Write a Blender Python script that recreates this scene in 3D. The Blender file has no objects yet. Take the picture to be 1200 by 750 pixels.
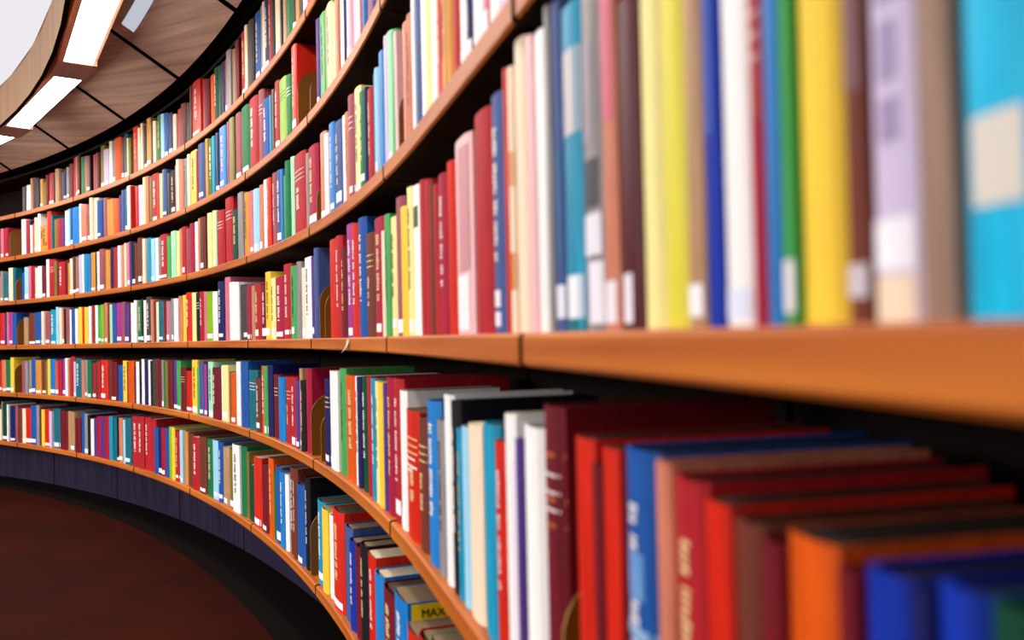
import bpy, math, random
from mathutils import Vector, Matrix

random.seed(11)
scene = bpy.context.scene
COL = scene.collection

# ------------------------------------------------------------------ geometry of the round reading room
EYE = 0.967                      # camera height above the floor
F = 1000.0                      # focal length in px of a 1200x750 frame
CX, CY, R0 = -8.60179, -1.43098, 8.88646     # centre and radius of the shelf-front circle
DT = -0.0985    # angle of the first visible joint and angle of one bay
PITCH = 0.01701
ROLL = 0.02175
FWD = Vector((0, math.cos(PITCH), math.sin(PITCH)))
_r0 = Vector((1, 0, 0)); _u0 = Vector((0, -math.sin(PITCH), math.cos(PITCH)))
RIGHT = _r0 * math.cos(ROLL) - _u0 * math.sin(ROLL)
UP = _u0 * math.cos(ROLL) + _r0 * math.sin(ROLL)

_KT = [.1, .17, .2, .25, .32, .42, .55, .7, .85, 1.0, 1.15]
_KV = [.01616, .01893, .01766, -.01954, -.0105, -.01005, -.02137, -.02142, -.01543, .01217, .03182]
def _dl(t):
    if t <= _KT[0]: return _KV[0]
    if t >= _KT[-1]: return _KV[-1]
    for i in range(10):
        if t <= _KT[i + 1]: return _KV[i] + (_KV[i + 1] - _KV[i]) * (t - _KT[i]) / (_KT[i + 1] - _KT[i])
def dl(t):
    """the bookcase front departs by a couple of centimetres from a true circle (smoothed)"""
    return sum(_dl(t + o) for o in (-.04, -.02, 0, .02, .04)) / 5
def pt(r, t, z):
    r = r + dl(t)
    """point at offset r outward of the shelf-front circle, angle t, height z above the eye level"""
    return Vector((CX + (R0 + r) * math.cos(t), CY + (R0 + r) * math.sin(t), EYE + z))
def meet(x, y, r):
    """the point of the cylinder r that is seen at x, y: (angle, height, depth)"""
    d = FWD + RIGHT * ((x - 600) / F) + UP * ((375 - y) / F)
    t = .4
    for _ in range(8):
        a = d.x * d.x + d.y * d.y; b = -2 * (d.x * CX + d.y * CY); c = CX * CX + CY * CY - (R0 + r + dl(t)) ** 2
        s = (-b + math.sqrt(max(0, b * b - 4 * a * c))) / (2 * a)
        P = d * s; t = math.atan2(P.y - CY, P.x - CX)
    return t, P.z, s

# the joints between the bays, read off the fourth shelf
_J = [meet(x, 407, 0)[0] for x in (19, 88, 154.5, 220, 290.6, 364.7, 453, 610)]
def ang(k):
    if k <= 0: return _J[0] + DT * k
    if k >= 7: return _J[7] + DT * (k - 7)
    i = int(k); return _J[i] + (_J[i + 1] - _J[i]) * (k - i)
def kof(t):
    if t >= _J[0]: return (t - _J[0]) / DT
    if t <= _J[7]: return 7 + (t - _J[7]) / DT
    for i in range(7):
        if _J[i] >= t >= _J[i + 1]: return i + (t - _J[i]) / (_J[i + 1] - _J[i])

SHELF_Z = [0.887, 0.601, 0.302, 0.001, -0.319, -0.652]   # tops, from the top shelf down
THICK = 0.0285
DEPTH = 0.260

# ------------------------------------------------------------------ materials
def srgb(h):
    h = h.lstrip('#')
    v = [int(h[i:i + 2], 16) / 255 for i in (0, 2, 4)]
    return tuple((c / 12.92 if c <= .04045 else ((c + .055) / 1.055) ** 2.4) for c in v) + (1,)
MATS = {}
def new_mat(name):
    m = bpy.data.materials.new(name); m.use_nodes = True
    return m, m.node_tree.nodes, m.node_tree.links, m.node_tree.nodes['Principled BSDF']

def cloth_mat(h, rough=.5, var=.28):
    key = ('c', h, rough)
    if key in MATS: return MATS[key]
    m, N, L, P = new_mat('cover_' + h.strip('#'))
    tc = N.new('ShaderNodeTexCoord'); nz = N.new('ShaderNodeTexNoise'); nz.inputs['Scale'].default_value = 60
    nz.inputs['Detail'].default_value = 4; nz.inputs['Roughness'].default_value = .65
    mp = N.new('ShaderNodeMapping'); mp.inputs['Scale'].default_value = (1.6, 1.6, .16)
    oi = N.new('ShaderNodeObjectInfo'); ad = N.new('ShaderNodeVectorMath'); ad.operation = 'ADD'
    L.new(tc.outputs['Object'], ad.inputs[0]); L.new(oi.outputs['Random'], ad.inputs[1])
    L.new(ad.outputs['Vector'], mp.inputs['Vector']); L.new(mp.outputs['Vector'], nz.inputs['Vector'])
    mr = N.new('ShaderNodeMapRange'); mr.inputs['From Min'].default_value = .25; mr.inputs['From Max'].default_value = .75; mr.inputs['To Min'].default_value = 1 - var; mr.inputs['To Max'].default_value = 1 + var
    L.new(nz.outputs['Fac'], mr.inputs['Value'])
    mx = N.new('ShaderNodeVectorMath'); mx.operation = 'SCALE'
    c = srgb(h)[:3]; lum = .3 * c[0] + .6 * c[1] + .1 * c[2]; k = 1 if lum > .55 else .74
    if lum > .55: mr.inputs['To Min'].default_value = .92; mr.inputs['To Max'].default_value = 1.04
    mx.inputs[0].default_value = tuple(q * k for q in c)
    L.new(mr.outputs['Result'], mx.inputs['Scale'])
    L.new(mx.outputs['Vector'], P.inputs['Base Color'])
    P.inputs['Roughness'].default_value = rough
    P.inputs['Specular IOR Level'].default_value = .18
    MATS[key] = m
    return m

def plain(name, h, rough=.6, spec=.3, metal=0):
    if name in MATS: return MATS[name]
    m, N, L, P = new_mat(name)
    P.inputs['Base Color'].default_value = srgb(h); P.inputs['Roughness'].default_value = rough
    P.inputs['Specular IOR Level'].default_value = spec; P.inputs['Metallic'].default_value = metal
    MATS[name] = m
    return m

def wood(name, dark, light, scale=(1.2, 40, 40), rough=.45, spec=.4, rot=0.0, contrast=(.3, .75)):
    m, N, L, P = new_mat(name)
    tc = N.new('ShaderNodeTexCoord'); mp = N.new('ShaderNodeMapping')
    mp.inputs['Scale'].default_value = scale; mp.inputs['Rotation'].default_value = (0, 0, 0)
    rt = N.new('ShaderNodeMapping'); rt.inputs['Rotation'].default_value = (0, 0, rot)
    L.new(tc.outputs['UV'], rt.inputs['Vector']); L.new(rt.outputs['Vector'], mp.inputs['Vector'])
    nz = N.new('ShaderNodeTexNoise'); nz.inputs['Scale'].default_value = 1; nz.inputs['Detail'].default_value = 5
    nz.inputs['Distortion'].default_value = .4
    L.new(mp.outputs['Vector'], nz.inputs['Vector'])
    cr = N.new('ShaderNodeValToRGB'); e = cr.color_ramp.elements
    e[0].position, e[1].position = contrast; e[0].color = srgb(dark); e[1].color = srgb(light)
    L.new(nz.outputs['Fac'], cr.inputs['Fac']); L.new(cr.outputs['Color'], P.inputs['Base Color'])
    P.inputs['Roughness'].default_value = rough; P.inputs['Specular IOR Level'].default_value = spec
    return m

M_SHELF = wood('shelf_wood', '#a04a10', '#d07824', (1.5, 60, 60), .45, .35)
M_SOFFIT = wood('soffit_veneer', '#a08476', '#d2b4a0', (1.0, 26, 26), .38, .45, rot=.26, contrast=(.35, .7))
M_RING = wood('ring_veneer', '#e8ac74', '#f8c88e', (9, 1.2, 1), .5, .3)
M_TRIM = wood('light_frame_wood', '#7a4632', '#965c42', (2, 30, 30), .45, .35)
M_DARKGAP = plain('dark_gap', '#0a0403', .9, .02)
M_BACK = plain('back_panel_paint', '#1d1614', .8, .05)
M_BLACK = plain('black_board', '#120e0e', .8, .15)
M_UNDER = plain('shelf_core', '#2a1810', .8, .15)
M_BOOKEND = plain('bookend_brown', '#7a4a14', .32, .5)
M_BOOKEND_EDGE = plain('bookend_edge', '#b58a4c', .4, .5)
M_PAGES = plain('paper_pages', '#d8c8a8', .8, .1)
M_PAGES2 = plain('aged_pages', '#8c745a', .85, .1)
M_PAGES3 = plain('brown_pages', '#5a4636', .85, .1)
M_LABEL = plain('white_label', '#f2eff2', .6, .2)
M_STEEL = plain('dull_steel', '#4a4644', .4, .5, .6)
M_GREYTRIM = plain('grey_metal_trim', '#eef0f6', .3, .6)

def floor_mat():
    m, N, L, P = new_mat('floor_red_brown')
    tc = N.new('ShaderNodeTexCoord'); nz = N.new('ShaderNodeTexNoise'); nz.inputs['Scale'].default_value = 1.3
    nz.inputs['Detail'].default_value = 6; nz.inputs['Roughness'].default_value = .6
    L.new(tc.outputs['Object'], nz.inputs['Vector'])
    cr = N.new('ShaderNodeValToRGB'); e = cr.color_ramp.elements
    e[0].position, e[1].position = .3, .75; e[0].color = srgb('#200500'); e[1].color = srgb('#3a0c00')
    L.new(nz.outputs['Fac'], cr.inputs['Fac']); L.new(cr.outputs['Color'], P.inputs['Base Color'])
    P.inputs['Roughness'].default_value = .8; P.inputs['Specular IOR Level'].default_value = .05
    return m
def plinth_mat():
    m, N, L, P = new_mat('plinth_dark_violet')
    tc = N.new('ShaderNodeTexCoord'); mp = N.new('ShaderNodeMapping'); mp.inputs['Scale'].default_value = (40, 3, 1)
    nz = N.new('ShaderNodeTexNoise'); nz.inputs['Scale'].default_value = 1; nz.inputs['Detail'].default_value = 4
    L.new(tc.outputs['UV'], mp.inputs['Vector']); L.new(mp.outputs['Vector'], nz.inputs['Vector'])
    cr = N.new('ShaderNodeValToRGB'); e = cr.color_ramp.elements
    e[0].position, e[1].position = .3, .8; e[0].color = srgb('#1e192a'); e[1].color = srgb('#332c48')
    L.new(nz.outputs['Fac'], cr.inputs['Fac']); L.new(cr.outputs['Color'], P.inputs['Base Color'])
    P.inputs['Roughness'].default_value = .4; P.inputs['Specular IOR Level'].default_value = .25
    return m
M_FLOOR = floor_mat(); M_PLINTH = plinth_mat()
M_FLOOR_SHADE = plain('floor_shelf_shade', '#0e0706', .8, .05)
def emit(name, h, s, noise=0):
    m = bpy.data.materials.new(name); m.use_nodes = True; N = m.node_tree.nodes; L = m.node_tree.links
    N.clear(); o = N.new('ShaderNodeOutputMaterial'); e = N.new('ShaderNodeEmission')
    e.inputs['Color'].default_value = srgb(h); e.inputs['Strength'].default_value = s
    L.new(e.outputs[0], o.inputs['Surface'])
    return m

# ------------------------------------------------------------------ mesh helpers
class MB:
    def __init__(s): s.v = []; s.f = []; s.m = []; s.uv = []
    def quad(s, pts, mi=0, uv=None):
        n = len(s.v); s.v += [tuple(p) for p in pts]; s.f.append(tuple(range(n, n + len(pts)))); s.m.append(mi)
        s.uv.append(uv or [(0, 0)] * len(pts))
    def prism(s, prof, z0, z1, mi=0, caps=True, tf=None):
        """closed 2D profile (counter-clockwise) extruded from z0 to z1"""
        tf = tf or (lambda p: p)
        n = len(prof)
        for i in range(n):
            a, b = prof[i], prof[(i + 1) % n]
            s.quad([tf(Vector((a[0], a[1], z0))), tf(Vector((b[0], b[1], z0))), tf(Vector((b[0], b[1], z1))), tf(Vector((a[0], a[1], z1)))], mi)
        if caps:
            s.quad([tf(Vector((p[0], p[1], z1))) for p in prof], mi)
            s.quad([tf(Vector((p[0], p[1], z0))) for p in reversed(prof)], mi)
    def build(s, name, mats, parent=None, smooth=False):
        me = bpy.data.meshes.new(name)
        me.from_pydata(s.v, [], s.f)
        for m in (mats if isinstance(mats, (list, tuple)) else [mats]): me.materials.append(m)
        me.polygons.foreach_set('material_index', s.m)
        ul = me.uv_layers.new(name='UVMap'); flat = []
        for u in s.uv:
            for c in u: flat += [c[0], c[1]]
        ul.data.foreach_set('uv', flat)
        me.update()
        o = bpy.data.objects.new(name, me); COL.objects.link(o)
        if parent: o.parent = parent
        return o

def arc(prof, ta, tb, seg, mi_of=None, origin=None, cap=0):
    """closed (r, z) profile swept along the circle from angle ta to tb; vertices relative to origin"""
    mb = MB(); n = len(prof); O = origin or Vector((0, 0, 0))
    pos = [0]
    for i in range(n):
        a, b = prof[i], prof[(i + 1) % n]; pos.append(pos[-1] + math.hypot(a[0] - b[0], a[1] - b[1]))
    for j in range(seg):
        t1 = ta + (tb - ta) * j / seg; t2 = ta + (tb - ta) * (j + 1) / seg
        u1, u2 = t1 * R0, t2 * R0
        for i in range(n):
            a, b = prof[i], prof[(i + 1) % n]
            q = [pt(a[0], t1, a[1]) - O, pt(b[0], t1, b[1]) - O, pt(b[0], t2, b[1]) - O, pt(a[0], t2, a[1]) - O]
            mb.quad(q, mi_of(i) if mi_of else 0, [(u1, pos[i]), (u1, pos[i + 1]), (u2, pos[i + 1]), (u2, pos[i])])
    for t, rev in ((ta, True), (tb, False)):
        p = [pt(r, t, z) - O for r, z in prof]
        uv = [(r, z) for r, z in prof]
        if rev: p.reverse(); uv.reverse()
        mb.quad(p, cap, uv)
    return mb
def rect(r0, r1, z0, z1): return [(r0, z0), (r1, z0), (r1, z1), (r0, z1)]

def tag(o, label=None, cat=None, group=None, kind=None):
    if label: o['label'] = label
    if cat: o['category'] = cat
    if group: o['group'] = group
    if kind: o['kind'] = kind
    return o
def empty(name, loc, rz=0):
    o = bpy.data.objects.new(name, None); COL.objects.link(o); o.empty_display_size = .05
    o.location = loc; o.rotation_euler = (0, 0, rz)
    return o

# ------------------------------------------------------------------ the setting
FLOOR_Z = -EYE
def disc(r, z, n, down=False, r_in=None):
    mb = MB()
    for i in range(n):
        a, b = 2 * math.pi * i / n, 2 * math.pi * (i + 1) / n
        if r_in is None:
            q = [Vector((CX, CY, EYE + z)), pt(r, a, z), pt(r, b, z)]
        else:
            q = [pt(r_in, a, z), pt(r, a, z), pt(r, b, z), pt(r_in, b, z)]
        if down: q.reverse()
        mb.quad(q)
    return mb
tag(disc(.0, FLOOR_Z, 160).build('floor', M_FLOOR), kind='structure')
tag(disc(.28, FLOOR_Z, 160, r_in=.0).build('trim_1', M_FLOOR_SHADE), kind='structure')  # dark strip stands in for the shadow under the bottom shelf
# full outer wall ring behind the bookcases
mb = MB()
for i in range(96):
    a, b = 2 * math.pi * i / 96, 2 * math.pi * (i + 1) / 96
    mb.quad([pt(.31, b, FLOOR_Z), pt(.31, a, FLOOR_Z), pt(.31, a, 1.62), pt(.31, b, 1.62)])
tag(mb.build('wall_outer', M_BACK), kind='structure')
# closed roof deck above the coving
tag(disc(.31, 1.62, 96, down=True, r_in=-.56).build('ceiling', M_BLACK), kind='structure')
# the veneered ring that hangs between the lights and the bright ceiling
mb = arc(rect(-.566, -.550, 1.095, 1.60), 0, 2 * math.pi, 160, lambda i: 1 if i == 0 else 0)
tag(mb.build('trim_2', [M_RING, M_DARKGAP]), kind='structure')
M_LUM = emit('backlit_ceiling', '#f4f0f6', .52)
M_FILL = emit('unseen_fill_glow', '#fffaf4', 5.0)
tag(disc(-.566, 1.283, 96, down=True, r_in=-3.6).build('ceiling', M_LUM), kind='structure')
tag(disc(-3.6, 1.283, 64, down=True).build('fill_disc_1', M_FILL), kind='structure')  # added glowing disc over the unseen room centre, lights the books

# ------------------------------------------------------------------ bookcases, one per bay
ORD = ['first', 'second', 'third', 'fourth', 'fifth', 'sixth', 'seventh', 'eighth', 'ninth', 'tenth', 'eleventh', 'twelfth']
def bay_no(k): return max(0, int(math.floor(k)) + 1)
GAP = .006 / R0
BAYS = list(range(-1, 9))
BAYWORD = {-1: 'only its right end in view at the left edge of the photo', 8: 'behind the camera'}
for k in BAYS:
    ta, tb = ang(k + 1) + GAP, ang(k) - GAP          # ta < tb
    O = pt(0, (ta + tb) / 2, FLOOR_Z)
    b = empty('bookcase', O)
    lab = {-1: 'wooden bookcase bay cut off by the left edge of the photo',
           0: 'far wooden bookcase bay, second from the left edge',
           1: 'far wooden bookcase bay, third from the left edge',
           2: 'wooden bookcase bay, fourth from the left edge',
           3: 'wooden bookcase bay, fifth from the left edge',
           4: 'wooden bookcase bay, sixth from the left, ending at the brown bookends',
           5: 'wooden bookcase bay, seventh from the left, right after the brown bookends',
           6: 'blurry wooden bookcase bay left of the nearest one',
           7: 'nearest, most blurred wooden bookcase bay filling the right of the photo',
           8: 'wooden bookcase bay beside and behind the camera position'}[k]
    tag(b, lab, 'bookcase', 'curved bookcase bays')
    for z in SHELF_Z:
        c = .003
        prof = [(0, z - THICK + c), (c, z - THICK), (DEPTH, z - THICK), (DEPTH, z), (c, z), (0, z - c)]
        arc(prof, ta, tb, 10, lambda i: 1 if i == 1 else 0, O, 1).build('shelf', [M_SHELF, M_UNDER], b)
    arc(rect(DEPTH + .001, DEPTH + .016, -.70, 1.15), ta, tb, 10, None, O).build('back_panel', M_BACK, b)
    arc(rect(0.03, DEPTH, 1.135, 1.15), ta, tb, 10, None, O).build('top_board', M_BLACK, b)
    arc(rect(.238, .250, FLOOR_Z + .001, -.620 - THICK - .0005), ta, tb, 10, None, O).build('plinth', M_PLINTH, b)
    # steel uprights behind the books and the brackets that carry each shelf
    mb = arc(rect(DEPTH - .02, DEPTH - .001, SHELF_Z[0] + .001, 1.134), ta, ta + .018 / R0, 1, None, O)
    mb.build('upright', M_STEEL, b)
    for z in SHELF_Z:
        prof = [(.06, z - THICK - .001), (.06, z - THICK - .008), (DEPTH - .001, z - THICK - .03), (DEPTH - .001, z - THICK - .001)]
        arc(prof, ta, ta + .003 / R0, 1, None, O).build('bracket', M_STEEL, b)

# ------------------------------------------------------------------ soffit panels, lights
SO_OUT, SO_IN = (-.025, 1.176), (-.47, 1.440)
PL = {-1: 'brown veneer ceiling panel cut off by the left edge of the photo', 0: 'brown veneer ceiling panel beside the small lamp at left edge',
      1: 'brown veneer ceiling panel beside the middle lamp', 2: 'brown veneer ceiling panel beside the lower end of the largest lamp',
      3: 'largest visible brown veneer ceiling panel, with the pale strip', 4: 'brown veneer ceiling panel showing only its corner at the top edge'}
for k in range(-1, 9):
    g = .021 / R0
    ta, tb = ang(k + 1) + g, ang(k) - g
    O = pt(SO_OUT[0], (ta + tb) / 2, SO_OUT[1])
    prof = [SO_OUT, (SO_OUT[0] + .004, SO_OUT[1] + .018), (SO_IN[0] + .008, SO_IN[1] + .016), SO_IN]
    o = arc(prof, ta, tb, 6, None, O, 1).build('ceiling_panel', [M_SOFFIT, M_DARKGAP])
    o.location = O
    tag(o, PL.get(k, 'brown veneer ceiling panel above the nearest bays, out of the frame'), 'ceiling panel', 'sloping veneer ceiling panels')
# dark backing above the gaps
arc([(-.005, 1.188), (.03, 1.172), (.03, 1.23), (-.47, 1.50), (-.47, 1.466)], ang(9), ang(-1), 80).build('trim_3', M_DARKGAP)['kind'] = 'structure'
# grey metal strip lying along one panel
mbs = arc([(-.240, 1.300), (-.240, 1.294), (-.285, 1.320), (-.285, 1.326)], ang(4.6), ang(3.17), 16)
LR0, LR1, LZ = -.500, -.396, 1.135
M_TUBE = emit('lamp_diffuser', '#fffaf0', 17.0)
LIGHTS = [(-1.6, -.22), (.05, 1.33), (1.64, 2.88), (3.16, 4.3), (4.6, 5.9), (6.25, 7.5)]
LL = ['long white ceiling lamp beyond the left edge of the photo', 'small white ceiling lamp at the left edge, farthest of the lamps',
      'middle white ceiling lamp, between the small and the large one', 'largest white ceiling lamp, running off the top edge',
      'long white ceiling lamp over the near bays, out of the frame', 'long white ceiling lamp above the camera, out of the frame']
for i, (k0, k1) in enumerate(LIGHTS):
    ta, tb = ang(k1), ang(k0); O = pt((LR0 + LR1) / 2, (ta + tb) / 2, LZ)
    root = empty('ceiling_light', O); tag(root, LL[i], 'ceiling light', 'long lamps along the ceiling ring')
    arc(rect(LR0, LR1, LZ, LZ + .03), ta, tb, 1, None, O).build('diffuser', M_TUBE, root)
    arc(rect(LR1 + .0005, LR1 + .018, LZ + .018, LZ + .14), ta, tb, 1, None, O).build('frame_rail', M_TRIM, root)
    arc(rect(LR0 - .022, LR0 - .0005, LZ - .002, LZ + .14), ta, tb, 1, None, O).build('frame_rail', M_TRIM, root)
    arc(rect(LR0, LR1, LZ + .12, LZ + .14), ta, tb, 1, None, O).build('housing', M_DARKGAP, root)
    if i + 1 < len(LIGHTS):
        ka, kb = k1, LIGHTS[i + 1][0]
        o = arc(rect(LR0 - .02, LR1 + .018, LZ - .004, LZ + .14), ang(kb) + .0004, ang(ka) - .0004, 3).build('trim_%d' % (4 + i), M_TRIM)
        o['kind'] = 'structure'
o = mbs.build('pale_strip', emit('strip_added_glow', '#d6dce8', .42))  # strip is no lamp; added glow stands in for light falling on it
tag(o, 'pale bluish strip with added glow along the large ceiling panel beside the largest lamp', 'ceiling strip')

# ------------------------------------------------------------------ books: the colours
PAL = {
 'r': ('red', '#c3212b'), 'R': ('bright red', '#e62a16'), 'm': ('maroon', '#7a1222'), 'c': ('crimson', '#b81640'),
 'p': ('pink', '#ee7f97'), 's': ('salmon', '#e58a6c'), 'o': ('orange', '#ef5f14'), 'O': ('amber', '#eda040'),
 'y': ('yellow', '#f4ca3c'), 'Y': ('pale yellow', '#f2e69a'), 'w': ('white', '#f4f1f0'), 'W': ('cream', '#f3dcc0'),
 'k': ('black', '#15131a'), 'g': ('green', '#15804a'), 'G': ('grass green', '#4cb760'), 'l': ('lime', '#9acb1c'),
 'd': ('dark green', '#0c4a34'), 't': ('teal', '#137286'), 'T': ('turquoise', '#16a2cc'), 'b': ('blue', '#1a5cb4'),
 'B': ('sky blue', '#1c88de'), 'n': ('navy', '#171c62'), 'a': ('pale blue', '#9ed4ee'), 'v': ('violet', '#5c3a92'),
 'V': ('magenta', '#b8389c'), 'u': ('lavender', '#cbbcdc'), 'e': ('grey', '#a09a9c'), 'E': ('dark grey', '#4a4446'),
 'h': ('brown', '#7c3a2a'), 'H': ('tan', '#c89a70'), 'f': ('dusty rose', '#b05a66'), 'j': ('olive', '#8a7c34'),
 'i': ('mint', '#a8e0bc'), 'q': ('deep blue', '#0c34b4'), 'x': ('slate blue', '#4a62a0'), 'z': ('taupe', '#a88672'), 'C': ('cyan', '#06ccff'), 'P': ('pale pink', '#eebcc0'), 'M': ('dark maroon', '#5a0c20'), 'D': ('greenish yellow', '#dcd040'),
}
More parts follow.
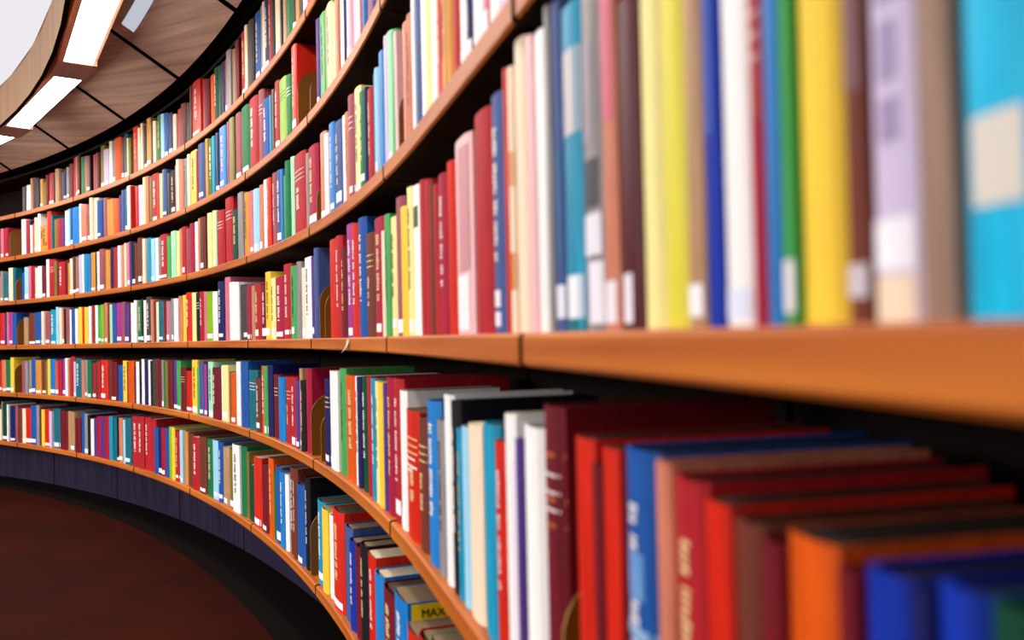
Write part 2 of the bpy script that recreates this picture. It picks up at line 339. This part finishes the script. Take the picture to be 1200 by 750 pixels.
# each token: left x, top y of the spine in the frame's px, colour, flags (L label, T printed title, N bands, - gap)
ROWS = [
"""24,219,E 29,217,wL 33.5,209,H 36,208,h 39,209,n 43,211,k 46,210,OL 49,214,j 52,205,m 54.5,203,rL 61,204,k 63.5,198,H 68,199,h 71,202,E
74,199,nL 77,196,eL 80,192,m 84,185,r 86.5,184,sL 89.5,183,hL 92,184,g 98,183,H 100,183,fL 104.5,182,k 106,181,c 112,179,h 115,171,jL 120,175,uL 126,165,wL
129.5,165,eL 133,162,o 140,163,hL 143,155,tL 146,162,YL 149,162,j 152,0,- 155,149,R 161,150,W 163.5,145,W 166,147,kLT 171,139,OL 176,140,E 178,142,W 181,135,g
187,134,aL 190.5,133,bL 194.5,133,nL 199.5,134,WL 203,0,- 205,128,r 211,122,m 216,121,k 222,96,h 224,92,RL 234,93,c 238,94,m 243,88,o 249,80,dT 254,77,d 258,73,n
260.5,70,fL 264,60,e 269,58,z 273,49,W 275,48,m 278,24,rLT 285.5,20,WL 288.5,20,E 294,10,bL 302,5,eL 305,0,WL 308,-3,nL 313,-5,rT 317,-3,k 321,-12,WL
326,-12,k 328,-20,w 331,-22,H 334,-30,g 340,-30,kL 344,-40,O 348,-42,E 352,-50,w 356,-55,r 361,-65,b 367,-70,-""",
"""0,268,pL 3,269,r 6,267,cL 9,0,- 23,257,w 28,258,r 33,259,n 35,264,w 37,262,o 39,255,WL 42,249,w 45,264,OT 54.5,248,R 59,252,t 61,257,j 65,256,cT 71,256,v
75,247,wL 78,245,aL 80,244,bL 82.5,243,B 91,239,w 94,240,sL 101,240,fL 104,229,W 107.5,232,WL 112.5,235,bL 119,232,f 124,234,O 128,233,OT 132,233,o 138,229,v 141,223,x 144,221,tL
147.5,218,w 151.5,218,R 153,0,- 155,218,r 160,217,u 163,217,uL 166,208,Y 169,207,s 173,207,j 175.5,204,rTL 184,206,R 186,204,Y 189,199,xL 193.5,203,E 197,200,kL 203,194,p
205,187,W 208,187,s 212,186,eT 217,181,W 220,177,yT 228,177,c 231,169,xL 238,165,k 240,163,O 242.5,163,g 248,160,T 251,156,nL 255,149,BL 263,143,fT 266,134,j 272,130,fL
279,118,gL 289,115,rT 299,105,fN 305,117,bT 313.5,112,T 315.5,105,hT 319,96,rTL 325,93,lN 334,89,gN 340,54,RL 346,0,- 367,23,vL 371,17,G 378,10,H 381,5,YT 387,4,Y 391,0,s 395,-6,w
400,-10,n 402,-12,uL 406,-15,pL 411,-20,u 414,-22,w 418,-25,f 422,-30,b 427,-35,fT 432,-40,v 437,-50,E 442,-60,r 448,-70,W 455,-80,-""",
"""0,318,eL 3,322,tL 8,314,W 13,314,t 16,0,- 23,320,b 27,313,aL 32,312,p 35,312,cT 40.5,314,WL 43.5,312,w 48,312,mL 52,304,w 55,304,rN 62,306,j 66,306,m 67.5,307,rT 75,305,m
78,308,O 80,303,WL 83.5,301,hL 87,301,zL 90.5,299,u 94,298,w 96,298,T 100,298,B 105,296,OL 110,297,k 111.5,295,wL 115,292,fL 121,293,O 124,293,O 128,290,n 132,290,r 137,288,w 140,287,s
144.5,285,W 146.5,284,pL 151,283,v 153,284,kL 157,285,h 160,279,hL 166,280,W 169,280,e 171,279,T 176,280,aL 180,279,w 183,278,eL 186,275,rL 194.5,277,G 198.5,271,i 204,271,Y 207.5,268,s
210.5,266,rL 216,268,f 219,0,- 221,262,c 226,260,w 229,256,s 233,255,hL 239,258,E 242,250,Y 246.5,247,YL 250,247,i 251.5,247,rN 260,232,rN 269,246,d 276,226,e 282,226,OT 288,0,- 289.5,224,pL
294,222,aL 300,217,sL 305,211,w 310,209,R 315,203,fT 320,200,xTL 327,199,B 329.5,206,G 332,189,g 337,184,i 341,181,rTN 355,180,e 358,172,cTL 369,0,- 372,156,sL 379,157,w
383,145,BL 389,143,xTL 398,136,w 402,132,sT 406,113,fNL 412,104,YL 419,108,gL 425.5,103,n 428,105,rT 434,88,x 437.5,81,aL 441,61,B 446.5,43,u 449.5,38,iL 455,37,G 459.5,38,P 462,0,- 469,28,s
474,18,s 480,-5,w 483,-10,x 489,-20,w 495,-20,Y 500,-25,w 508,-30,R 514,-35,O 520,-38,O 527,-45,r 534,-50,wL 543,-60,nL 549,-60,w 562,-70,pL 568,-75,w 580,-90,u 592,-100,w 604,-120,r 620,-140,-""",
"""0,367,RL 5,369,v 6.5,366,p 9,366,VL 13,367,b 17,0,- 27,372,H 32,367,hL 39.5,366,bL 48,365,W 51,366,fL 56,363,TL 64,360,a 67,361,W 70,361,sL 74,362,k 76,361,f 80.5,363,w 82.5,362,b
87,362,w 90,360,y 94,360,R 97,360,y 101,360,i 103,359,w 105.5,358,rT 109,359,m 111,358,wL 114,358,GL 117.5,357,lL 120.5,355,sL 124,356,h 128,357,i 130.5,356,b 134,355,VL 141,354,f 144.5,356,vL
149.5,355,m 151,355,w 155.5,352,w 158,353,gL 165,350,kL 167,352,wL 170,348,EL 176,351,s 179,353,h 181,354,W 184,353,tL 189,354,w 191,354,m 193,353,pL 196.5,353,e 199.5,350,eL 202,350,wL 207,347,s
211.5,346,y 216,343,RT 222,343,Y 226.5,343,kN 232,342,r 237,342,p 240,342,lL 248,342,wL 253.5,330,nTL 260.5,325,p 267,331,wL 272.5,331,wL 278,334,E 283,335,ETL 287,334,cL 291.5,335,H 295,333,rL
302,334,mTL 309,319,yL 315,326,YL 320,325,cTL 330,310,rTL 339,312,GTL 345.5,307,e 350,314,WL 355,302,wT 363,301,vL 366.5,291,x 370,0,- 382,281,R 391,277,r 397,291,mT 402,263,VL 410,263,RT
417,256,bT 425,274,hTN 434,256,cTL 446,271,W 449,252,G 454,255,YL 460.5,232,fL 468,243,y 474,220,YL 480,218,w 488.5,212,r 495,212,r 500.5,216,h 504.5,217,r 510,205,cT 520,190,R 528,163,P 548,133,r
570,112,xTL 587,82,R 591,80,WL 597,42,W 612,44,P 621,38,w 634,5,e 641,3,xL 652,8,T 674,-10,eL 697,-20,sL 716,2,ML 741,-30,Y 765,-30,D 793,-45,HL 815,-60,q 834,-60,wL 868,-80,cN 887,-90,B
905,-90,GL 918,-100,y 975,-110,hL 1003,-125,uL 1060,-140,z 1104,-150,C 1206,-170,-""",
"""0,422,o 1.5,422,sL 5.5,422,gL 11,419,yL 15,0,- 24,423,f 28.5,423,e 32,422,eL 36,420,bL 40.5,422,OL 47,424,hL 51.5,423,j 54,421,y 57,421,BL 63,423,oL 67,422,c 71,421,VL 75,420,w 79,421,s
81,418,r 85,424,uL 87.5,420,t 95,422,s 98,422,eL 101.5,423,gL 105.5,426,cL 110,424,h 114,423,r 116.5,422,RL 125,423,h 128.5,424,mL 135,428,b 141,423,y 147,424,h 149,423,o 156,429,n 158.5,424,wL
162,423,k 164,421,wL 167,421,n 170.5,422,wL 175,423,k 177,421,E 180,421,h 183.5,422,m 187,422,eL 189.5,423,g 193,423,j 196,422,mT 200,422,vL 204,423,GL 209,431,mN 215,435,RL 222,422,yL 228.5,431,G
232,424,xL 236,427,VL 239.5,424,n 241,424,iL 247,431,mT 252,431,m 257,429,w 259,428,YL 266,436,m 269,437,oL 275,424,w 279.5,424,b 287.5,434,tN 298,443,hL 303,429,o 308,429,GL 312,428,n 316.5,439,mN
324,442,B 331,442,rTN 337.5,442,rTL 344,446,vL 348,432,HL 351,446,kT 355,432,c 359.8,0,- 378,444,nNL 385,435,wL 394,432,GT 401,440,o 413,441,wT 416.5,442,nT 420,442,dT 427.5,442,r 432,444,T 437,447,Y
442,448,y 446.5,450,v 450,443,cT 457,444,rTL 466,458,wL 473,481,RTN 487,489,hNT 497,470,B 510,492,eT 517,463,w 525,470,k 533,502,T 538,500,a 545,498,W 560,497,T 577,517,RT 588,486,w 601,515,v
607,500,w 630,476,mN 652,0,- 668,513,R 691,545,m 701,525,R 722,527,bT 762,542,s 780,562,rT 818,588,R 850,612,h 886,636,m 911,630,o 976,668,m 1000,672,q 1060,690,n 1085,690,q 1150,712,d 1206,720,-""",
"""0,471,e 1.5,473,dL 8,474,w 9.5,476,nL 17,475,f 19.5,478,h 24,479,WL 28,478,RL 35,475,bL 42,475,e 45,478,m 47,480,y 50.5,480,RL 57,482,u 60,479,tL 68,481,m 73,482,m 77.5,482,H 82,483,HL 86.5,490,m
93,483,b 97.5,485,eL 102,487,k 104.5,491,w 108,490,vT 112,488,c 117,488,v 120.5,488,c 126,488,T 130,489,t 134,490,kL 137.5,490,sL 142,492,a 145,490,tL 152,488,rT 160.5,488,rT 167,489,rT 174,491,r
180,501,b 184,501,nL 188,502,cL 192,502,b 196,500,l 199.5,501,y 203,505,rL 208,504,aL 211.5,504,e 215,506,O 218,508,h 224,512,rT 232,512,hL 240,515,g 247,516,aL 253,518,bL 258,524,HL 265,526,jL
271,521,wTL 279.5,523,g 286,530,j 288.5,545,d 295,536,RL 304,545,mL 312,537,o 318,553,g 320.5,547,bL 327,553,B 332,556,w 336,548,h 341,549,hT 345.5,568,bL 354,560,kT 358.3,0,- 367.5,587,TL 376,596,y
382,604,wL 387.5,598,RTL 400,617,x 407.5,633,qT 414,640,m 420.5,638,kT 427.5,650,R 436,672,B 445,692,mT 460,698,B 474,739,R 487,748,r 500,757,G 515,770,o 530,790,-""",
]
SHELFNAME = ['top shelf', 'second shelf', 'third shelf', 'fourth shelf', 'fifth shelf', 'bottom shelf']
CLEAR = [SHELF_Z[i - 1] - THICK - SHELF_Z[i] if i else 1.135 - SHELF_Z[0] for i in range(6)]

NOTITLE = {(3, 434.0), (3, 528.0), (3, 548.0), (3, 520.0)}
books = []        # dicts
gaps = []
rnd = random.Random(5)
for ri, row in enumerate(ROWS):
    toks = []
    for t in row.split():
        x, y, c = t.split(','); toks.append((float(x), float(y), c))
    prev = None
    for i in range(len(toks) - 1):
        x, y, c = toks[i]; x2, y2 = toks[i + 1][0], toks[i + 1][1]
        rb = .009 + rnd.uniform(-.003, .008) * max(.12, min(1, (560 - x) / 300))
        if c == '-':
            gaps.append((ri, x, x2)); prev = None; continue
        ytop = y
        tl, z1, d1 = meet(x, ytop, .009)
        tr, z2, d2 = meet(x2, ytop, .009)
        w = (tl - tr) * (R0 + rb) * .955 - .0006
        h = (z1 + z2) / 2 - SHELF_Z[ri]
        h = min(max(h, .13), CLEAR[ri] - .008)
        scale = F / d1
        b = dict(row=ri, t=(tl + tr) / 2, w=w, h=h, r=rb, col=c[0], flags=c[1:], px=(x2 - x), area=(x2 - x) * h * scale, x=x, prev=prev)
        if 'T' not in b['flags'] and 'N' not in b['flags'] and b['px'] >= 5 and x < 560 and c[0] not in 'wW' and (ri, x) not in NOTITLE and rnd.random() < .5: b['flags'] += 'T'
        # the visible part only
        if ytop < 0: b['area'] = (x2 - x) * max(0.0, (h * scale + ytop))
        if ri == 5 or ri == 4:
            foot = ytop + h * scale
            if foot > 750: b['area'] = (x2 - x) * max(0.0, 750 - ytop)
        if prev: prev['next'] = b
        prev = b
        books.append(b)
    # books of the same shelf that go on behind and beside the camera
    te = meet(toks[-1][0], toks[-1][1], .022)[0]
    if ri >= 3: te = meet(1206, 400, .022)[0] if ri < 5 else te
    while te > ang(8.9):
        w = rnd.uniform(.015, .045)
        books.append(dict(row=ri, t=te - w / 2 / R0, w=w - .0006, h=rnd.uniform(.19, min(.25, CLEAR[ri] - .01)), r=.02 + rnd.uniform(0, .01),
                          col=rnd.choice('rRmcpsoOyYwWgdtbBnavueEhHf'), flags='L' if rnd.random() < .4 else '', px=0, area=0, x=9999, prev=None))
        te -= w / R0
    # and those beyond the left edge (the top shelf is empty there)
    if ri:
        te = meet(0, 400, .022)[0]
        while te < ang(-.95):
            w = rnd.uniform(.015, .045); te += w / R0
            books.append(dict(row=ri, t=te - w / 2 / R0, w=w - .0006, h=rnd.uniform(.18, .23), r=.02 + rnd.uniform(0, .01),
                              col=rnd.choice('rRmcpsoOyYwWgdtbBnavueEhHf'), flags='L' if rnd.random() < .4 else '', px=0, area=0, x=-1, prev=None))

def spine_y(w, bulge, x):
    u = 2 * x / w - 1
    return bulge * (.45 * u * u + .55 * u ** 6)
NS = 8
def outline(w, bulge, n=NS):
    return [(w * i / n, spine_y(w, bulge, w * i / n)) for i in range(n + 1)]
def cover_geo(mb, w, h, D, hard, bulge, mi=0, tf=None, n=NS):
    th = min(.0022 if hard else .0006, w * .18)
    outer = [(p[0] - w / 2, p[1]) for p in outline(w, bulge, n)]
    inner = [(-w / 2 + th + (w - 2 * th) * i / n, spine_y(w - 2 * th, bulge, (w - 2 * th) * i / n) + th) for i in range(n + 1)]
    prof = outer + [(w / 2, D), (w / 2 - th, D)] + list(reversed(inner)) + [(-w / 2 + th, D), (-w / 2, D)]
    # side faces of the U; caps in strips so that they stay planar and non-overlapping
    mb.prism(prof, 0, h, mi, caps=False, tf=tf)
    tf = tf or (lambda p: p)
    V = lambda p, z: tf(Vector((p[0], p[1], z)))
    for z, rev in ((h, False), (0, True)):
        for i in range(n):
            q = [V(outer[i], z), V(outer[i + 1], z), V(inner[i + 1], z), V(inner[i], z)]
            if rev: q.reverse()
            mb.quad(q, mi)
        for q in ([V(outer[-1], z), V((w / 2, D), z), V((w / 2 - th, D), z), V(inner[-1], z)],
                  [V(outer[0], z), V(inner[0], z), V((-w / 2 + th, D), z), V((-w / 2, D), z)]):
            if rev: q.reverse()
            mb.quad(q, mi)
    return th
def page_geo(mb, w, h, D, hard, bulge, th, mi=0, tf=None):
    e = .003 if hard else .0008
    prof = [(-w / 2 + th * 1.05, bulge + th * 1.3), (w / 2 - th * 1.05, bulge + th * 1.3), (w / 2 - th * 1.05, D - e), (-w / 2 + th * 1.05, D - e)]
    mb.prism(prof, e, h - e, mi, tf=tf)
def patch(mb, w, bulge, x0, x1, z0, z1, mi=0, tf=None, off=.0005, n=4):
    tf = tf or (lambda p: p)
    for i in range(n):
        a = x0 + (x1 - x0) * i / n; b = x0 + (x1 - x0) * (i + 1) / n
        ya, yb = spine_y(w, bulge, a) - off, spine_y(w, bulge, b) - off
        mb.quad([tf(Vector((a - w / 2, ya, z0))), tf(Vector((b - w / 2, yb, z0))), tf(Vector((b - w / 2, yb, z1))), tf(Vector((a - w / 2, ya, z1)))], mi)
LIGHTCOL = set('wWyYaiueHOlpsG')
def title_geo(mb, b, bulge, rg):
    w, h = b['w'], b['h']
    if 'N' in b['flags']:
        zc = h * .78
        for k in range(3):
            patch(mb, w, bulge, w * .08, w * .92, zc - k * h * .055, zc - k * h * .055 + .0022)
    if 'T' in b['flags']:
        z = h * .86 if 'N' not in b['flags'] else h * .58
        ze = h * .30
        x0 = w * rg.uniform(.28, .40); x1 = x0 + w * .3
        word = rg.randint(3, 8)
        while z > ze:
            l = rg.uniform(.0022, .0042)
            patch(mb, w, bulge, x0 + rg.uniform(0, .06) * w, x1 - rg.uniform(0, .08) * w, z - l, z, n=1)
            z -= l + .0016; word -= 1
            if word <= 0: z -= .006; word = rg.randint(3, 9)

def tilt_of(b, rg): return 0.0

books_vis = [b for b in books if b['area'] > 0]
books_vis.sort(key=lambda b: -b['area'])
chosen = set(id(b) for b in books_vis[:300])
# extra marks of particular books: key (row, x) -> list of (x0, x1, z0, z1 as fractions, colour)
MARKS = {
 (3, 652): [(0.02, .98, .60, .86, '#c9c3c6'), (0.04, .96, .04, .17, '#eef0f6'), (.0, 1, .0, .035, '#127c88')],
 (3, 1104): [(.20, .86, .255, .46, '#d9d2c8')],
 (3, 480): [(.05, .95, .72, .86, '#5c6a48')],
 (3, 641): [(.05, .95, .04, .14, '#e6e6f4'), (.1, .9, .2, .55, '#3c6ca0')],
 (3, 674): [(.15, .95, .22, .34, '#e8e4f0'), (.4, .98, .02, .2, '#eae6f2'), (.05, .7, .55, .85, '#b9aab4'), (.1, .9, .36, .5, '#56565e')],
 (3, 697): [(.1, .9, .02, .14, '#efe4ec'), (.05, .9, .60, .95, '#ee7c92')],
 (3, 716): [(.05, .7, .02, .17, '#eee8f2')],
 (3, 528): [(.0, .85, .02, .30, '#f6ecf0'), (.4, .9, .32, .95, '#e6a4aa')],
 (3, 815): [(.2, .8, .5, .9, '#3a5cc8')],
 (3, 834): [(.05, .95, .02, .1, '#dfe6fa')],
 (3, 868): [(.05, .9, .52, .95, '#c4484e')],
 (3, 905): [(.0, 1, .03, .16, '#f2f2f6')],
 (3, 975): [(.1, .9, .55, .95, '#8c6268'), (.1, .95, .06, .14, '#cfc3cc')],
 (3, 1003): [(.3, .72, .42, .52, '#b2a0cc'), (.3, .7, .56, .70, '#b2a0cc'), (.3, .7, .74, .86, '#b8a6d0'), (.05, .95, .12, .24, '#f4f0fa'), (.1, .95, .0, .11, '#efd6bc')],
 (3, 570): [(.15, .7, .03, .09, '#eceaf6'), (.15, .7, .11, .18, '#eceaf6')],
 (3, 591): [(.0, 1, .16, .3, '#f0862c'), (.0, 1, .55, .68, '#f4a26c')],
 (3, 434): [(.3, .75, .04, .11, '#f4f0f2')],
 (4, 722): [(.3, .75, .62, .74, '#6aa4e6'), (.15, .95, .52, .55, '#9cc4f2'), (.15, .95, .44, .47, '#9cc4f2'), (.25, .95, .34, .36, '#9cc4f2')],
 (4, 630): [(.0, 1, .84, .855, '#c8663a'), (.0, 1, .70, .715, '#c8663a'), (.0, 1, .62, .632, '#c8663a')],
 (4, 588): [(.75, .98, .0, .82, '#efe6f0')],
 (4, 473): [(.2, .8, .62, .635, '#f2eaea'), (.1, .9, .56, .575, '#f2eaea'), (.2, .6, .52, .535, '#f2eaea')],
 (1, 45): [(.1, .35, .5, .8, '#b05a10'), (.4, .9, .2, .35, '#c86a14')],
}
MARKS = {k: v for k, v in MARKS.items()}

counts = {}
def book_label(b):
    nm = PAL[b['col']][0]
    w = b['w']
    q = w / h; size = 'slim ' if q < .10 else ('thick ' if q > .42 else '')
    k = kof(b['t']); bay = min(9, int(math.floor(k)) + 2); 
    L = b.get('prev'); Rr = b.get('next')
    bayw = 'nearest bay' if bay >= 9 else ('%s bay' % ORD[bay - 1])
    if L and Rr:
        where = 'between %s and %s' % (PAL[L['col']][0], PAL[Rr['col']][0])
    elif L: where = 'right of %s, before a gap' % PAL[L['col']][0]
    elif Rr: where = 'after a gap, left of %s' % PAL[Rr['col']][0]
    else: where = 'standing alone'
    return '%s%s book %s, %s, %s' % (size, nm, where, SHELFNAME[b['row']], bayw)
lab_books = {}
for b in sorted((b for b in books if id(b) in chosen), key=lambda b: (b['row'], b['x'])):
    l = book_label(b); lab_books.setdefault(l, []).append(b)
for l, bs in lab_books.items():
    for i, b in enumerate(bs):
        b['label'] = l if len(bs) == 1 else ('%s of %d, %s' % (['leftmost', 'second', 'third', 'fourth', 'fifth', 'sixth'][i], len(bs), l))
        if len(b['label'].split()) <= 14 and 'nearest' not in b['label']: b['label'] += ' from left'

def make_book(b):
    rg = random.Random(int(b['x'] * 10) + b['row'] * 7919)
    w, h = b['w'], b['h']
    hard = b['col'] in 'rmcndtbvhEkgxqf' or rg.random() < .35
    D = min(.205, max(.13, h * rg.uniform(.68, .80)))
    bulge = min(.009, w * .20) * (1 if hard else .6)
    loc = pt(b['r'], b['t'], SHELF_Z[b['row']] + .0004)
    root = empty('book', loc, b['t'] - math.pi / 2)
    if w > .018 and b['x'] < 600: root.rotation_euler.y = math.radians(rg.uniform(-.45, .45))
    tag(root, b['label'], 'book', 'books on the ' + SHELFNAME[b['row']])
    hexc = PAL[b['col']][1]
    mb = MB(); th = cover_geo(mb, w, h, D, hard, bulge)
    mb.build('cover', cloth_mat(hexc, .42 if not hard else .58), root)
    mb = MB(); page_geo(mb, w, h, D, hard, bulge, th); mb.build('pages', plain('pages_painted_shade', '#2c221e', .85, .1) if b['row'] == 4 and b['x'] > 660 else rg.choice([M_PAGES, M_PAGES2, M_PAGES3, M_PAGES3]), root)  # near fifth-shelf pages coloured dark for the shade of the shelf above
    mk = MARKS.get((b['row'], b['x']))
    if mk is not None:
        for (x0, x1, z0, z1, c) in mk:
            mb = MB(); patch(mb, w, bulge, x0 * w, x1 * w, z0 * h, z1 * h); mb.build('spine_panel', cloth_mat(c, .5, .04), root)
    if (b['row'], b['x']) == (5, 460):
        mb = MB(); X = w / 2 + .0006
        mb.quad([(X, .012, h - .036), (X, D - .012, h - .036), (X, D - .012, h - .003), (X, .012, h - .003)])
        mb.build('cover_panel', cloth_mat('#f2cc18', .5, .05), root)
        cu = bpy.data.curves.new('cover_text', 'FONT'); cu.body = 'MAX LO'; cu.size = .019; cu.extrude = .0002
        cu.materials.append(plain('black_ink', '#14100e', .6, .2))
        tmp = bpy.data.objects.new('tmp', cu); COL.objects.link(tmp); bpy.context.view_layer.update()
        me = bpy.data.meshes.new_from_object(tmp.evaluated_get(bpy.context.evaluated_depsgraph_get()))
        bpy.data.objects.remove(tmp)
        to = bpy.data.objects.new('cover_text', me); COL.objects.link(to); to.parent = root
        to.location = (X + .0006, .028, h - .026); to.rotation_euler = (math.pi / 2, 0, math.pi / 2)
    if 'L' in b['flags'] and not mk:
        mb = MB(); z0 = rg.uniform(.004, .016); hh = rg.uniform(.013, .027); q = rg.uniform(.04, .3)
        patch(mb, w, bulge, w * q * rg.uniform(.2, 1), w * (1 - q * rg.uniform(.2, 1)), z0, z0 + hh)
        mb.build('spine_label', M_LABEL, root)
    if 'T' in b['flags'] or 'N' in b['flags']:
        mb = MB(); title_geo(mb, b, bulge, rg)
        if mb.f:
            tc = '#2c2430' if b['col'] in LIGHTCOL else rg.choice(['#f2dfe0', '#f0ece8', '#e8c890'])
            mb.build('title', cloth_mat(tc, .45, .04), root)
    return root

stuff = MB(); cols = list(PAL); smats = [cloth_mat(PAL[c][1], .45) for c in cols] + [M_PAGES2, M_LABEL]
n_stuff = 0
for b in books:
    if b['w'] < .003: b['w'] = .003
    if id(b) in chosen:
        make_book(b); continue
    rg = random.Random(int(b['x'] * 10) + b['row'] * 31 + n_stuff)
    loc = pt(b['r'], b['t'], SHELF_Z[b['row']] + .0004); rz = Matrix.Rotation(b['t'] - math.pi / 2, 3, 'Z')
    tf = lambda p, loc=loc, rz=rz: loc + rz @ p
    w, h = b['w'], b['h']; hard = b['col'] in 'rmcndtbvhEkgxqf'
    D = min(.2, max(.13, h * rg.uniform(.68, .8))); bulge = min(.009, w * .20) * (1 if hard else .6)
    th = cover_geo(stuff, w, h, D, hard, bulge, cols.index(b['col']), tf, 4)
    page_geo(stuff, w, h, D, hard, bulge, th, len(cols), tf)
    if 'L' in b['flags']:
        z0 = rg.uniform(.006, .014); patch(stuff, w, bulge, w * .06, w * .94, z0, z0 + rg.uniform(.013, .024), len(cols) + 1, tf)
    n_stuff += 1
o = stuff.build('books', smats)
tag(o, 'the remaining, smallest-looking books of many colours on all six curved shelves', 'books', 'books on the shelves', 'stuff')

# ------------------------------------------------------------------ bookends
def bookend(ri, x, y, label, hgt=None, dep=.125, back=.010):
    t, z, d = meet(x, y, back)
    H = hgt or (z - SHELF_Z[ri]); H = min(max(H, .12), .19)
    root = empty('bookend', pt(back, t, SHELF_Z[ri] + .0004), t - math.pi / 2)
    tag(root, label, 'bookend', 'brown metal bookends')
    # upright plate with rounded top corners, standing in the depth direction
    prof = [(0, 0), (dep, 0)]
    for i in range(9):
        a = math.pi / 2 * i / 8; rr = dep * .46
        prof.append((dep - rr + rr * math.cos(a), H - rr + rr * math.sin(a)))
    for i in range(9):
        a = math.pi / 2 + math.pi / 2 * i / 8; rr = dep * .46
        prof.append((rr + rr * math.cos(a), H - rr + rr * math.sin(a)))
    mb = MB(); T = .0016
    mb.quad([(T, y_, z_) for y_, z_ in prof]); mb.quad([(0, y_, z_) for y_, z_ in reversed(prof)])
    mb.build('plate', M_BOOKEND, root)
    mb = MB(); n = len(prof)
    for i in range(n):
        a, b_ = prof[i], prof[(i + 1) % n]
        mb.quad([(-.0006, a[0], a[1]), (-.0006, b_[0], b_[1]), (T + .0006, b_[0], b_[1]), (T + .0006, a[0], a[1])])
    mb.build('rim', M_BOOKEND_EDGE, root)
    mb = MB(); mb.prism([(.0022, .004), (.012, .004), (.012, dep - .01), (.0022, dep - .01)], 0, .0012); mb.build('foot', M_BOOKEND, root)
bookend(1, 348.5, 82, 'brown bookend beside the bright red book on the second shelf')
bookend(1, 363, 86, 'brown bookend against the violet book on the second shelf')
bookend(2, 370.8, 210, 'slim view of a brown bookend beside a crimson book, third shelf')
bookend(2, 466.5, 95, 'brown bookend after the grass green book on the third shelf')
bookend(3, 374, 330, 'brown bookend, left one of the pair on the fourth shelf')
bookend(3, 380.3, 336, 'brown bookend, right one touching the bright red book, fourth shelf')
bookend(4, 364, 463, 'brown bookend against the tall crimson book on the fifth shelf')
bookend(4, 375.5, 478, 'brown bookend against the navy book on the fifth shelf')
bookend(4, 657, 668, 'blurred brown bookend left of a bright red book, fifth shelf')
bookend(5, 363, 600, 'brown bookend beside the black book on the bottom shelf')
bookend(3, 20, 374, 'dark brown bookend on the fourth shelf near the left edge')
bookend(1, 11, 262, 'dark bookend in the gap near the left edge, second shelf')
bookend(4, 17, 424, 'dark bookend near the left edge on the fifth shelf')
bookend(2, 18, 325, 'dark bookend near the left edge on the third shelf')

# ------------------------------------------------------------------ small curled label holder clipped on the fourth shelf
t, z, d = meet(408, 407, -.001)
root = empty('label_holder', pt(-.001, t, SHELF_Z[3] - .002), t - math.pi / 2)
tag(root, 'small curled clear plastic label holder clipped to the fourth shelf edge', 'label holder')
mb = MB(); st = 8
for i in range(st):
    def P(j):
        s = j / st
        return (-.0005 - .016 * s * s, -.002 - .028 * s)
    (ya, za), (yb, zb) = P(i), P(i + 1)
    wa, wb = .030 - .02 * i / st, .030 - .02 * (i + 1) / st
    mb.quad([(-wa / 2 + .01 * (i / st), ya, za), (wa / 2 - .0, ya, za), (wb / 2, yb, zb), (-wb / 2 + .01 * ((i + 1) / st), yb, zb)])
o = mb.build('strip', plain('clear_plastic', '#d8cdb0', .25, .6), root)
md = o.modifiers.new('thick', 'SOLIDIFY'); md.thickness = .001; md.offset = 1

# ------------------------------------------------------------------ camera
cam = bpy.data.cameras.new('camera'); co = bpy.data.objects.new('camera', cam); COL.objects.link(co)
M = Matrix((RIGHT, UP, -FWD)).transposed().to_4x4(); M.translation = Vector((0, 0, EYE))
co.matrix_world = M
cam.sensor_width = 36; cam.lens = F * 36 / 1200; cam.clip_start = .02; cam.clip_end = 100
cam.dof.use_dof = True; cam.dof.focus_distance = 3.2; cam.dof.aperture_fstop = 4.2
scene.camera = co

# ------------------------------------------------------------------ world and view
w = bpy.data.worlds.new('world'); scene.world = w; w.use_nodes = True
w.node_tree.nodes['Background'].inputs['Color'].default_value = (.02, .02, .022, 1)
w.node_tree.nodes['Background'].inputs['Strength'].default_value = 1
vs = scene.view_settings
vs.view_transform = 'Standard'; vs.look = 'None'; vs.gamma = 1; vs.use_curve_mapping = False; vs.exposure = 0.86
scene.cycles.use_denoising = True
scene.cycles.max_bounces = 6
print('BOOKS', len(books), 'visible', len(books_vis), 'min area', books_vis[299]['area'])
for b in sorted(books, key=lambda b: b['w'])[-12:]: print('wide', b['row'], b['x'], round(b['w'], 3), round(b['h'], 3))
import collections
print('maxlabel', max(len(b['label'].replace(',', '').split()) for b in books if 'label' in b))
for ri in range(6):
    hs = [b['h'] for b in books if b['row'] == ri and b['px'] > 0]; print(ri, 'h', round(min(hs), 3), round(sum(hs) / len(hs), 3), round(max(hs), 3), 'clear', round(CLEAR[ri], 3), [round(b['h'],3) for b in books if b['row'] == ri and b['px'] > 0][::8])
